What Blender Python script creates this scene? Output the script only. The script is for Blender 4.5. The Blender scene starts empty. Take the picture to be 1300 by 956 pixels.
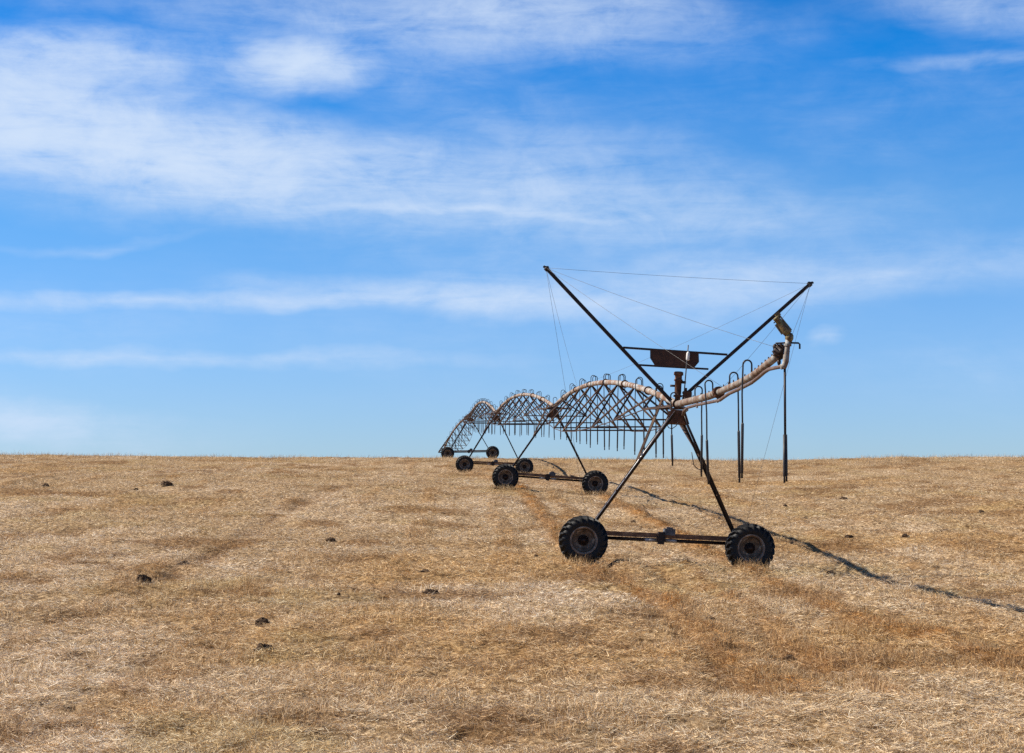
import bpy, math, random
import numpy as np
from mathutils import Vector, Matrix

random.seed(11)
RNG = np.random.default_rng(7)
C = bpy.context.scene.collection
R = math.radians

# ------------------------------------------------------------------ camera model
F, CX, CY, HOR, CAMZ = 2350.0, 650.0, 433.0, 635.0, 1.6
PITCH = math.atan((HOR - CY) / F)
cp, sp = math.cos(PITCH), math.sin(PITCH)

def P(x, y, Y):
    """world point at depth Y seen at photo pixel x, y"""
    v = (CY - y) / F
    ry = cp - v * sp
    rz = sp + v * cp
    rx = (x - CX) / F
    k = Y / ry
    return Vector((rx * k, Y, CAMZ + rz * k))

# ------------------------------------------------------------------ noise helpers
_T = RNG.random((256, 256))
def vnoise(x, y):
    xi = np.floor(x).astype(np.int64); yi = np.floor(y).astype(np.int64)
    fx = x - xi; fy = y - yi
    fx = fx * fx * (3 - 2 * fx); fy = fy * fy * (3 - 2 * fy)
    a = _T[xi & 255, yi & 255]; b = _T[(xi + 1) & 255, yi & 255]
    c = _T[xi & 255, (yi + 1) & 255]; d = _T[(xi + 1) & 255, (yi + 1) & 255]
    return (a * (1 - fx) + b * fx) * (1 - fy) + (c * (1 - fx) + d * fx) * fy
def fbm(x, y, o=4):
    s = 0; a = .5; t = 0
    for k in range(o):
        s = s + a * vnoise(x * 2 ** k + 17.3 * k, y * 2 ** k + 9.1 * k); t += a; a *= .55
    return s / t

# ------------------------------------------------------------------ terrain
ROWS = [
    (19, [(0, 958), (650, 966), (1300, 968)]),
    (25, [(0, 860), (650, 867), (1300, 870)]),
    (34, [(0, 766), (500, 774), (900, 782), (1300, 786)]),
    (46, [(0, 707), (500, 712), (741, 717), (953, 727), (1100, 730), (1300, 729)]),
    (60, [(0, 662), (500, 668), (690, 672), (830, 680), (1000, 684), (1300, 681)]),
    (85, [(0, 612), (500, 619), (641, 622.5), (755, 631), (900, 634), (1300, 630)]),
    (125, [(0, 588), (450, 597), (590, 600.5), (666, 603.5), (900, 607), (1300, 600)]),
    (155, [(0, 578), (300, 582), (560, 582.6), (860, 585), (950, 586.5), (1100, 582.5), (1300, 580.5)]),
    (170, [(0, 579.5), (300, 583), (568, 583.5), (625, 583), (860, 586), (950, 588), (1100, 585), (1300, 583)]),
    (208, [(0, 606), (650, 610), (1300, 608)]),
    (260, [(0, 628), (650, 632), (1300, 630)]),
]
_YS = np.array([-80, 0] + [r[0] for r in ROWS] + [420, 900, 3000], float)
_U = np.linspace(-650, 1950, 261)            # pixel column
_Z = []
for Y, pts in ROWS:
    xs = [p[0] for p in pts]; zs = [P(p[0], p[1], Y).z for p in pts]
    prof = np.interp(_U, xs, zs)
    k = np.hanning(19); k /= k.sum()
    prof = np.convolve(np.pad(prof, 9, mode='edge'), k, mode='valid')
    _Z.append(prof)
_Z = np.array([np.full(261, -2.9), np.full(261, -1.75)] + _Z + [np.full(261, -6.0), np.full(261, -16.0), np.full(261, -40.0)])
# monotone-ish cubic (Catmull-Rom tangents, limited) in Y
_M = np.zeros_like(_Z)
_d = np.diff(_Z, axis=0) / np.diff(_YS)[:, None]
_M[1:-1] = (_d[:-1] * np.diff(_YS)[1:, None] + _d[1:] * np.diff(_YS)[:-1, None]) / (np.diff(_YS)[1:] + np.diff(_YS)[:-1])[:, None]
_M[0] = _d[0]; _M[-1] = _d[-1]

def base_z(X, Y):
    X = np.asarray(X, float); Y = np.asarray(Y, float)
    u = CX + F * X / np.maximum(Y, 19.0)
    ui = np.clip((u - _U[0]) / (_U[1] - _U[0]), 0, 259.999)
    i0 = ui.astype(int); fu = ui - i0
    Yc = np.clip(Y, _YS[0], _YS[-1] - 1e-3)
    j = np.clip(np.searchsorted(_YS, Yc, side='right') - 1, 0, len(_YS) - 2)
    h = _YS[j + 1] - _YS[j]; t = (Yc - _YS[j]) / h
    def col(A, jj): return A[jj, i0] * (1 - fu) + A[jj, i0 + 1] * fu
    h00 = 2 * t**3 - 3 * t**2 + 1; h10 = t**3 - 2 * t**2 + t; h01 = -2 * t**3 + 3 * t**2; h11 = t**3 - t**2
    return h00 * col(_Z, j) + h10 * h * col(_M, j) + h01 * col(_Z, j + 1) + h11 * h * col(_M, j + 1)

def unproject(x, y):
    """ground point under a photo pixel"""
    Ys = np.linspace(17, 156, 6000)
    v = (CY - y) / F; k = Ys / (cp - v * sp)
    X = (x - CX) / F * k; Zr = CAMZ + (sp + v * cp) * k
    g = base_z(X, Ys)
    i = np.argmax(Zr <= g) if (Zr <= g).any() else len(Ys) - 1
    return X[i], Ys[i]

# bands of longer golden grass and worn ruts, as ground polylines
BANDS_PX = [
    ([(646, 612), (690, 655), (748, 722), (800, 745), (862, 772), (935, 832), (1000, 890)], .33, 1.25),
    ([(760, 628), (840, 668), (958, 731), (1030, 760), (1120, 795), (1215, 815), (1330, 858)], .33, 1.1),
    ([(792, 690), (870, 722), (960, 775), (1045, 832), (1130, 885)], .2, .7),
    ([(592, 598), (620, 606), (646, 612)], 1.0, .6),
    ([(668, 601), (712, 612), (760, 628)], 1.0, .6),
]
RUTS_PX = [([(455, 612), (370, 646), (285, 696), (190, 740), (115, 776), (10, 812)], .42),
           ([(810, 715), (900, 752), (985, 812), (1075, 880)], .3), ([(668, 640), (720, 690), (770, 726), (830, 770), (900, 830), (950, 885)], .22), ([(985, 735), (1060, 785), (1150, 850)], .22)]
def to_ground(pl): return np.array([unproject(x, y) for x, y in pl])
BANDS = [(to_ground(a), w, s) for a, w, s in BANDS_PX]
RUTS = [(to_ground(a), w) for a, w in RUTS_PX]
def dist_poly(X, Y, pl):
    d = np.full(np.shape(X), 1e9)
    for (ax, ay), (bx, by) in zip(pl[:-1], pl[1:]):
        vx, vy = bx - ax, by - ay
        t = np.clip(((X - ax) * vx + (Y - ay) * vy) / (vx * vx + vy * vy), 0, 1)
        d = np.minimum(d, np.hypot(X - ax - t * vx, Y - ay - t * vy))
    return d
def band_w(X, Y):
    wob = (fbm(X * .8, Y * .8, 3) - .5) * .5
    s = np.zeros(np.shape(X))
    for pl, w, k in BANDS:
        s = np.maximum(s, k * np.exp(-((dist_poly(X, Y, pl) + wob * .6) / w) ** 2))
    return s * np.clip(fbm(X * .55 + 40, Y * .55, 3) * 3.2 - .35, 0, 1) * np.clip(fbm(X * 1.7 + 14, Y * 1.3, 3) * 4.5 - 1.5, .5, 1)
def rut_w(X, Y):
    s = np.zeros(np.shape(X))
    for pl, w in RUTS:
        s = np.maximum(s, np.exp(-((dist_poly(X, Y, pl) + (fbm(X, Y, 2) - .5) * .6) / w) ** 2))
    return s * np.clip(fbm(X * .4 + 11, Y * .4, 3) * 3.2 - .9, 0, 1)

def row_w(X, Y):
    """faint mowing rows running up the slope"""
    q = (X + .02 * (Y - 46) + (fbm(X * .3, Y * .12 + 50, 3) - .5) * 1.2) / 2.7
    s = np.clip(np.cos(q * 2 * math.pi) * 2.2 - 1.1, 0, 1)
    return s * np.clip(fbm(X * .12 + 5, Y * .10 + 77, 3) * 4 - 1.5, 0, 1) * np.clip(fbm(X * 1.1 + 3, Y * .9 + 21, 3) * 4 - 1.2, 0, 1)

def ground_z(X, Y):
    X = np.asarray(X, float); Y = np.asarray(Y, float)
    f = np.clip((Y - 3) / 10, 0, 1)
    z = base_z(X, Y)
    z = z + f * ((fbm(X * .22, Y * .22, 3) - .5) * .30 + (fbm(X * 1.1 + 5, Y * 1.3, 5) - .5) * .27 + (fbm(X * 4.2 + 31, Y * 4.6 + 9, 3) - .5) * .085)
    z = z + f * (.10 * band_w(X, Y) - .13 * rut_w(X, Y) + .05 * row_w(X, Y))
    for wx, wy in FLAT:
        z = z
    return z
FLAT = []
def gz(x, y): return float(ground_z(np.array([x]), np.array([y]))[0])

# ------------------------------------------------------------------ materials
def new_mat(name):
    m = bpy.data.materials.new(name); m.use_nodes = True
    nt = m.node_tree; b = nt.nodes['Principled BSDF']
    return m, nt, b
def N(nt, t, **kw):
    n = nt.nodes.new(t)
    for k, v in kw.items(): setattr(n, k, v)
    return n
def ramp(nt, src, stops):
    r = N(nt, 'ShaderNodeValToRGB')
    e = r.color_ramp.elements
    while len(e) < len(stops): e.new(.5)
    for i, (p, c) in enumerate(stops):
        e[i].position = p; e[i].color = (*c, 1) if len(c) == 3 else c
    nt.links.new(src, r.inputs[0]); return r.outputs[0]
def noisy(name, stops, scale=6, detail=6, rough=.6, metal=0., bump=.0, bscale=40, spec=.3, rrange=None, stretch=None):
    m, nt, b = new_mat(name)
    tc = N(nt, 'ShaderNodeTexCoord'); n = N(nt, 'ShaderNodeTexNoise')
    n.inputs['Scale'].default_value = scale; n.inputs['Detail'].default_value = detail; n.inputs['Roughness'].default_value = .65
    src = tc.outputs['Object']
    if stretch:
        mp = N(nt, 'ShaderNodeMapping'); mp.inputs['Scale'].default_value = stretch
        nt.links.new(src, mp.inputs[0]); src = mp.outputs[0]
    nt.links.new(src, n.inputs['Vector'])
    nt.links.new(ramp(nt, n.outputs['Fac'], stops), b.inputs['Base Color'])
    b.inputs['Roughness'].default_value = rough; b.inputs['Metallic'].default_value = metal
    b.inputs['Specular IOR Level'].default_value = spec
    if rrange:
        mr = N(nt, 'ShaderNodeMapRange'); mr.inputs['To Min'].default_value, mr.inputs['To Max'].default_value = rrange
        nt.links.new(n.outputs['Fac'], mr.inputs['Value']); nt.links.new(mr.outputs[0], b.inputs['Roughness'])
    if bump:
        n2 = N(nt, 'ShaderNodeTexNoise'); n2.inputs['Scale'].default_value = bscale; n2.inputs['Detail'].default_value = 4
        nt.links.new(src, n2.inputs['Vector'])
        bp = N(nt, 'ShaderNodeBump'); bp.inputs['Strength'].default_value = bump; bp.inputs['Distance'].default_value = .02
        nt.links.new(n2.outputs['Fac'], bp.inputs['Height']); nt.links.new(bp.outputs[0], b.inputs['Normal'])
    return m

M = {}
M['pipe'] = noisy('weathered_pipe', [(.34, (.10, .045, .02)), (.47, (.22, .13, .075)), (.56, (.29, .27, .245)), (.66, (.35, .36, .36)), (.8, (.24, .17, .125))], 2.2, 8, .62, .0, .25, 60)
M['overhang'] = noisy('stained_pipe', [(.34, (.08, .04, .022)), (.47, (.18, .115, .075)), (.58, (.23, .215, .19)), (.68, (.285, .29, .29)), (.82, (.14, .09, .062))], 4, 8, .6, .0, .25, 60)
M['booster'] = noisy('dull_brown_pipe', [(.3, (.07, .036, .026)), (.7, (.16, .11, .085))], 4, 7, .5)
M['angle'] = noisy('weathered_angle_steel', [(.34, (.024, .012, .007)), (.52, (.06, .032, .018)), (.68, (.16, .10, .06)), (.85, (.34, .27, .21))], 2.3, 8, .55, .2)
M['leg'] = noisy('dark_leg_steel', [(.38, (.010, .006, .004)), (.58, (.028, .016, .010)), (.72, (.10, .065, .045)), (.88, (.30, .25, .2))], 3.0, 8, .5, .25)
M['dark'] = noisy('dark_steel', [(.35, (.013, .008, .007)), (.6, (.035, .02, .015)), (.8, (.12, .065, .04))], 4, 8, .5, .2)
M['rust'] = noisy('deep_rust', [(.32, (.05, .022, .013)), (.55, (.12, .05, .025)), (.78, (.24, .11, .05))], 7, 8, .8, 0, .3, 60)
M['beam'] = noisy('rusty_beam', [(.32, (.05, .024, .014)), (.52, (.16, .08, .042)), (.78, (.32, .20, .12))], 5, 8, .65)
M['plate'] = noisy('rusty_plate', [(.3, (.035, .017, .012)), (.55, (.075, .033, .02)), (.8, (.13, .06, .035))], 5, 8, .75)
M['hose'] = noisy('black_hose', [(.3, (.012, .012, .015)), (.7, (.035, .033, .036))], 9, 4, .42)
M['weight'] = noisy('grey_black_weight', [(.3, (.018, .016, .016)), (.7, (.05, .045, .045))], 9, 4, .5)
M['tyre'] = noisy('dusty_rubber', [(.3, (.006, .006, .006)), (.62, (.013, .012, .012)), (.85, (.045, .038, .032))], 7, 7, .62, 0, .2, 50)
M['rim'] = noisy('rusty_rim', [(.36, (.04, .024, .015)), (.54, (.13, .09, .06)), (.72, (.34, .28, .21))], 6, 7, .55)
M['lip'] = noisy('rim_edge_lit_tone', [(.34, (.07, .05, .036)), (.52, (.19, .14, .105)), (.72, (.40, .34, .28))], 6, 6, .5)  # light caught by the rim lip, put into a paler colour than the rim
M['galv'] = noisy('grey_zinc', [(.3, (.20, .19, .18)), (.7, (.48, .47, .46))], 9, 5, .42, .4)
M['motor'] = noisy('dusty_motor_grey', [(.3, (.045, .045, .05)), (.7, (.14, .14, .15))], 9, 5, .5)
M['cable'] = noisy('steel_cable', [(.3, (.06, .055, .055)), (.7, (.16, .15, .14))], 9, 4, .5, .3)
M['white'] = noisy('chalky_white', [(.3, (.5, .48, .45)), (.7, (.75, .74, .72))], 12, 4, .5)
M['gun'] = noisy('brassy_gun', [(.32, (.05, .032, .018)), (.5, (.16, .10, .05)), (.66, (.22, .22, .07)), (.85, (.48, .40, .28))], 22, 6, .5, .1)
M['clod'] = noisy('dark_clod', [(.3, (.04, .024, .015)), (.52, (.095, .06, .038)), (.75, (.26, .18, .115))], 3.5, 8, .95, 0, .9, 55, .1)

def attr_mat(name, trans):
    m, nt, b = new_mat(name)
    a = N(nt, 'ShaderNodeAttribute', attribute_name='col')
    nt.links.new(a.outputs['Color'], b.inputs['Base Color'])
    b.inputs['Roughness'].default_value = .55; b.inputs['Specular IOR Level'].default_value = .25
    tr = N(nt, 'ShaderNodeBsdfTranslucent'); nt.links.new(a.outputs['Color'], tr.inputs[0])
    mx = N(nt, 'ShaderNodeMixShader'); mx.inputs[0].default_value = trans
    nt.links.new(b.outputs[0], mx.inputs[1]); nt.links.new(tr.outputs[0], mx.inputs[2])
    nt.links.new(mx.outputs[0], nt.nodes['Material Output'].inputs['Surface'])
    return m
M['straw'] = attr_mat('straw', .18)
M['grass'] = attr_mat('dry_blades', .22)

def ground_mat():
    m, nt, b = new_mat('dry_field')
    tc = N(nt, 'ShaderNodeTexCoord').outputs['Object']
    def noise(scale, det, st=(1, 1, 1)):
        mp = N(nt, 'ShaderNodeMapping'); mp.inputs['Scale'].default_value = st
        nt.links.new(tc, mp.inputs[0])
        n = N(nt, 'ShaderNodeTexNoise'); n.inputs['Scale'].default_value = scale; n.inputs['Detail'].default_value = det; n.inputs['Roughness'].default_value = .7
        nt.links.new(mp.outputs[0], n.inputs['Vector']); return n.outputs['Fac']
    fine = ramp(nt, noise(9, 10), [(.34, (.06, .036, .02)), (.48, (.20, .13, .068)), (.60, (.44, .32, .19)), (.8, (.66, .52, .34))])
    a = N(nt, 'ShaderNodeAttribute', attribute_name='col')
    mx = N(nt, 'ShaderNodeMix', data_type='RGBA', blend_type='MULTIPLY'); mx.inputs[0].default_value = 1
    nt.links.new(fine, mx.inputs[6]); nt.links.new(a.outputs['Color'], mx.inputs[7])
    nt.links.new(mx.outputs[2], b.inputs['Base Color'])
    b.inputs['Roughness'].default_value = .95; b.inputs['Specular IOR Level'].default_value = .1
    bp = N(nt, 'ShaderNodeBump'); bp.inputs['Strength'].default_value = .9; bp.inputs['Distance'].default_value = .05
    nt.links.new(noise(14, 8), bp.inputs['Height']); nt.links.new(bp.outputs[0], b.inputs['Normal'])
    return m
M['ground'] = ground_mat()

# ------------------------------------------------------------------ mesh builder
class MB:
    def __init__(s): s.v = []; s.f = []; s.sm = []
    def add(s, vs, fs, smooth=False):
        o = len(s.v); s.v += [Vector(v) for v in vs]
        s.f += [tuple(i + o for i in f) for f in fs]; s.sm += [smooth] * len(fs); return s
    def box(s, c, ax, ay, az, smooth=False):
        c = Vector(c); vs = []
        for k in (-1, 1):
            for j in (-1, 1):
                for i in (-1, 1): vs.append(c + ax * i + ay * j + az * k)
        return s.add(vs, [(0, 2, 3, 1), (4, 5, 7, 6), (0, 1, 5, 4), (2, 6, 7, 3), (0, 4, 6, 2), (1, 3, 7, 5)], smooth)
    def bar(s, a, b, w, h=None, up=(0, 0, 1)):
        a = Vector(a); b = Vector(b); d = (b - a); L = d.length; d.normalize()
        u = Vector(up); sx = d.cross(u)
        if sx.length < 1e-4: sx = d.cross(Vector((0, 1, 0)))
        sx.normalize(); uy = sx.cross(d)
        return s.box((a + b) / 2, d * L / 2, sx * w / 2, uy * (h or w) / 2)
    def angle(s, a, b, w, t, q1, q2):
        """L-section bar, flanges pointing along q1 and q2"""
        a = Vector(a); b = Vector(b); d = (b - a).normalized()
        q1 = (q1 - d * q1.dot(d)).normalized(); q2 = (q2 - d * q2.dot(d) - q1 * q2.dot(q1)).normalized()
        pr = [Vector((0, 0)), Vector((w, 0)), Vector((w, t)), Vector((t, t)), Vector((t, w)), Vector((0, w))]
        vs = [e + q1 * p.x + q2 * p.y for e in (a, b) for p in pr]
        fs = [(i, (i + 1) % 6, 6 + (i + 1) % 6, 6 + i) for i in range(6)]
        fs += [(3, 2, 1, 0), (0, 5, 4, 3), (6, 7, 8, 9), (9, 10, 11, 6)]
        return s.add(vs, fs)
    def tube(s, pts, r, n=8, cap=True):
        pts = [Vector(p) for p in pts]; m = len(pts)
        rs = r if isinstance(r, (list, tuple)) else [r] * m
        vs = []; prev = None
        for i, p in enumerate(pts):
            d = (pts[min(i + 1, m - 1)] - pts[max(i - 1, 0)]).normalized()
            if prev is None:
                u = d.orthogonal().normalized()
            else:
                u = (prev - d * prev.dot(d)); u = u.normalized() if u.length > 1e-6 else d.orthogonal().normalized()
            prev = u; w = d.cross(u)
            for k in range(n):
                a = 2 * math.pi * k / n
                vs.append(p + (u * math.cos(a) + w * math.sin(a)) * rs[i])
        fs = [(i * n + k, i * n + (k + 1) % n, (i + 1) * n + (k + 1) % n, (i + 1) * n + k) for i in range(m - 1) for k in range(n)]
        s.add(vs, fs, True)
        if cap:
            o = len(s.v) - len(vs)
            s.f += [tuple(o + k for k in reversed(range(n))), tuple(o + (m - 1) * n + k for k in range(n))]; s.sm += [False, False]
        return s
    def lathe(s, c, axis, prof, n=32, smooth=True, ref=None):
        """prof = [(distance along axis, radius)]"""
        c = Vector(c); axis = Vector(axis).normalized()
        u = axis.orthogonal().normalized() if ref is None else ref; w = axis.cross(u)
        vs = []
        for h, r in prof:
            for k in range(n):
                a = 2 * math.pi * k / n
                vs.append(c + axis * h + (u * math.cos(a) + w * math.sin(a)) * max(r, 1e-4))
        fs = [(i * n + k, i * n + (k + 1) % n, (i + 1) * n + (k + 1) % n, (i + 1) * n + k) for i in range(len(prof) - 1) for k in range(n)]
        return s.add(vs, fs, smooth)
    def build(s, name, mat, parent=None, smooth_angle=None):
        me = bpy.data.meshes.new(name)
        off = ROOT.get(parent.name, Vector()) if parent is not None else Vector()
        me.from_pydata([tuple(v - off) for v in s.v], [], s.f)
        me.polygons.foreach_set('use_smooth', s.sm)
        me.materials.append(mat); me.update()
        o = bpy.data.objects.new(name, me); C.objects.link(o)
        if parent is not None:
            o.parent = parent; ROOT[o.name] = off
        return o
ROOT = {}
def empty(name, loc):
    o = bpy.data.objects.new(name, None); C.objects.link(o); o.location = loc; o.empty_display_size = .3
    ROOT[o.name] = Vector(loc); return o
def tag(o, label=None, cat=None, group=None, kind=None):
    if label: o['label'] = label
    if cat: o['category'] = cat
    if group: o['group'] = group
    if kind: o['kind'] = kind
    return o

# ------------------------------------------------------------------ ground sheet
def build_ground():
    us = np.concatenate([np.linspace(-2.2, -.40, 40)[:-1], np.linspace(-.40, .40, 520), np.linspace(.40, 2.2, 40)[1:]])
    ys = np.concatenate([np.linspace(-70, 14, 30), np.geomspace(14.3, 190, 620), np.geomspace(193, 3000, 70)])
    U, Yg = np.meshgrid(us, ys)
    X = U * np.maximum(Yg, 40 * np.ones_like(Yg) * .4 + .6 * np.maximum(Yg, 14))
    Z = ground_z(X, Yg)
    me = bpy.data.meshes.new('ground')
    nr, nc = X.shape
    co = np.stack([X, Yg, Z], -1).reshape(-1, 3)
    idx = np.arange(nr * nc).reshape(nr, nc)
    q = np.stack([idx[:-1, :-1], idx[:-1, 1:], idx[1:, 1:], idx[1:, :-1]], -1).reshape(-1)
    me.vertices.add(nr * nc); me.vertices.foreach_set('co', co.reshape(-1))
    nf = len(q) // 4
    me.loops.add(len(q)); me.loops.foreach_set('vertex_index', q.astype(np.int32))
    me.polygons.add(nf); me.polygons.foreach_set('loop_start', np.arange(0, len(q), 4, dtype=np.int32))
    me.polygons.foreach_set('loop_total', np.full(nf, 4, np.int32)); me.polygons.foreach_set('use_smooth', np.ones(nf, bool))
    me.update(calc_edges=True)
    ca = me.color_attributes.new('col', 'FLOAT_COLOR', 'POINT')
    col = patch_tint(X.reshape(-1), Yg.reshape(-1))
    ca.data.foreach_set('color', np.concatenate([col, np.ones((len(col), 1))], 1).astype(np.float32).reshape(-1))
    me.materials.append(M['ground'])
    o = bpy.data.objects.new('ground', me); C.objects.link(o)
    tag(o, 'dry straw coloured hillside field sloping up to the skyline', 'field', kind='structure')

def patch_tint(X, Y):
    """colour of the vegetation from place to place: gold, pale grey, greenish, brown"""
    n1 = fbm(X * .10 + 3, Y * .07, 4); n2 = fbm(X * .16 + 60, Y * .11 + 8, 4); n3 = fbm(X * .33 + 90, Y * .25 + 4, 4)
    c = np.ones((len(X), 3)) * np.array([1.02, .985, .94])
    g = np.clip((n1 - .54) * 7, 0, .8)[:, None]; c = c * (1 - g) + np.array([1.0, .86, .64]) * g         # gold
    p = np.clip((n2 - .54) * 8, 0, 1)[:, None]; c = c * (1 - p) + np.array([1.16, 1.17, 1.22]) * p      # pale, greyed
    e = np.clip((n3 - .60) * 9, 0, .75)[:, None]; c = c * (1 - .6 * e) + np.array([.90, .87, .64]) * .6 * e       # greenish
    b = np.clip((fbm(X * .5 + 31, Y * .33, 4) - .57) * 7, 0, .8)[:, None]; c = c * (1 - b) + np.array([.62, .49, .36]) * b
    k = row_w(X, Y)[:, None]; c = c * (1 - .55 * k) + np.array([.80, .60, .36]) * .55 * k
    w = band_w(X, Y)[:, None]; c = c * (1 - w) + np.array([.80, .54, .28]) * w
    r = rut_w(X, Y)[:, None]; c = c * (1 - .6 * r) + np.array([.50, .36, .25]) * .6 * r
    return c

# ------------------------------------------------------------------ straw and grass (uncountable)
def ribbons(name, base, d, L, w, col, mat, label, cat, bend=None):
    n = len(base)
    rnd = RNG.normal(size=(n, 3)); s = np.cross(d, rnd); s /= np.linalg.norm(s, axis=1)[:, None] + 1e-9
    s *= w[:, None] * .5
    if bend is None:
        tip = base + d * L[:, None]
        co = np.stack([base - s, base + s, tip + s * .55, tip - s * .55], 1); nv = 4
        q = (np.arange(n)[:, None] * 4 + np.array([0, 1, 2, 3])).reshape(-1)
    else:
        mid = base + d * (L * .55)[:, None]
        d2 = d + bend; d2 /= np.linalg.norm(d2, axis=1)[:, None]
        tip = mid + d2 * (L * .45)[:, None]
        co = np.stack([base - s, base + s, mid + s * .8, mid - s * .8, tip + s * .2, tip - s * .2], 1); nv = 6
        q = (np.arange(n)[:, None] * 6 + np.array([0, 1, 2, 3, 3, 2, 4, 5])).reshape(-1)
    me = bpy.data.meshes.new(name)
    me.vertices.add(n * nv); me.vertices.foreach_set('co', co.astype(np.float32).reshape(-1))
    nf = len(q) // 4
    me.loops.add(len(q)); me.loops.foreach_set('vertex_index', q.astype(np.int32))
    me.polygons.add(nf); me.polygons.foreach_set('loop_start', np.arange(0, len(q), 4, dtype=np.int32))
    me.polygons.foreach_set('loop_total', np.full(nf, 4, np.int32))
    me.update(calc_edges=True)
    ca = me.color_attributes.new('col', 'FLOAT_COLOR', 'POINT')
    cc = np.repeat(np.concatenate([col, np.ones((n, 1))], 1), nv, axis=0)
    ca.data.foreach_set('color', cc.astype(np.float32).reshape(-1))
    me.materials.append(mat)
    o = bpy.data.objects.new(name, me); C.objects.link(o)
    tag(o, label, cat, kind='stuff'); return o

def sample_field(n, y0=16.5, y1=180, um=.37):
    Y = 1 / RNG.uniform(1 / y1, 1 / y0, n)
    X = RNG.uniform(-um, um, n) * (Y + 6)
    return X, Y
PAL = np.array([[.76, .60, .40], [.68, .50, .28], [.52, .33, .15], [.20, .115, .055], [.60, .52, .42], [.90, .79, .60]])
def pick(n, p):
    i = RNG.choice(len(PAL), n, p=p)
    return PAL[i] * RNG.uniform(.6, 1.2, (n, 1))

def build_litter(n):
    X, Y = sample_field(int(n * 1.7))
    keep = RNG.uniform(0, 1, len(X)) < np.clip(fbm(X * 2.6 + 50, Y * 2.0, 4) * 6.0 - 2.3, .07, 1)
    X, Y = X[keep], Y[keep]; n = len(X)
    sc = np.sqrt(np.clip(Y / 26, .8, 5))
    az = RNG.uniform(0, 2 * math.pi, n) ; tilt = np.abs(RNG.normal(0, R(13), n)) + R(2)
    d = np.stack([np.cos(az) * np.cos(tilt), np.sin(az) * np.cos(tilt), np.sin(tilt)], 1)
    L = RNG.uniform(.035, .15, n) * sc ** .6; w = RNG.uniform(.003, .0068, n) * sc
    base = np.stack([X, Y, ground_z(X, Y) + RNG.uniform(.0, .03, n) + .07 * np.clip(fbm(X * 2.2, Y * 2.2, 3) * 2.5 - .9, 0, 1) * RNG.uniform(0, 1, n)], 1)
    col = pick(n, [.29, .21, .11, .13, .12, .14]) * patch_tint(X, Y)
    ribbons('straw_litter', base, d, L, w, col, M['straw'], 'pale cut straw strewn flat over the whole field', 'straw')

def build_grass(n):
    # short stubble everywhere, in small loose clumps, longer and browner along the wheel tracks
    X, Y = sample_field(n * 3)
    b = np.maximum(band_w(X, Y), .6 * row_w(X, Y)); r = rut_w(X, Y)
    cl = np.clip(fbm(X * .75 + 7, Y * .75 + 3, 4) * 4.2 - 1.9, 0, 1)
    p = .10 + .55 * cl + 1.1 * b + .35 * r
    k = RNG.uniform(0, 1, len(X)) < p * .75
    X, Y, b, cl, r = X[k], Y[k], b[k], cl[k], r[k]; n = len(X)
    # ragged edge on the crest and grass caught round the wheels
    me_ = 26000; Xe = RNG.uniform(-58, 58, me_); Ye = RNG.uniform(138, 163, me_)
    ke = RNG.uniform(0, 1, me_) < np.clip(fbm(Xe * .35, Ye * .2, 3) * 4.5 - 1.6, .05, 1)
    Xe, Ye = Xe[ke], Ye[ke]
    xs_, ys_ = [], []
    for c in WL + WRr:
        m_ = 420
        xs_.append(c.x + RNG.normal(0, .36, m_)); ys_.append(c.y - .30 + RNG.normal(0, .22, m_))
    Xw, Yw = np.concatenate(xs_), np.concatenate(ys_)
    X = np.concatenate([X, Xe, Xw]); Y = np.concatenate([Y, Ye, Yw])
    b = np.concatenate([b, RNG.uniform(.3, 1.3, len(Xe)), RNG.uniform(.3, 1, len(Xw))]); cl = np.concatenate([cl, RNG.uniform(0, 1, len(Xe)), np.ones(len(Xw))]); r = np.zeros(len(X)); n = len(X)
    hm = np.ones(n); hm[-len(Xe) - len(Xw):-len(Xw)] = 2.1; hm[-len(Xw):] = 1.35
    sc = np.sqrt(np.clip(Y / 26, .8, 5))
    az = RNG.uniform(0, 2 * math.pi, n); tilt = R(90) - np.abs(RNG.normal(0, R(34), n))
    d = np.stack([np.cos(az) * np.cos(tilt), np.sin(az) * np.cos(tilt), np.abs(np.sin(tilt)) + .05], 1)
    d /= np.linalg.norm(d, axis=1)[:, None]
    L = RNG.uniform(.04, .12, n) * (1 + .7 * cl + .55 * b) * hm ; w = RNG.uniform(.004, .008, n) * sc
    base = np.stack([X, Y, ground_z(X, Y) - .01], 1)
    c0 = pick(n, [.20, .24, .26, .14, .10, .06]) * patch_tint(X, Y)
    g = np.array([.45, .31, .16]) * RNG.uniform(.55, 1.35, (n, 1))
    col = c0 * (1 - .8 * np.minimum(b, 1)[:, None]) + g * .8 * np.minimum(b, 1)[:, None]
    bend = np.stack([RNG.normal(0, .5, n), RNG.normal(0, .5, n), RNG.normal(-.3, .3, n)], 1)
    ribbons('dry_grass', base, d, L, w, col, M['grass'], 'short dry golden grass stubble growing over the field', 'grass', bend)

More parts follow.
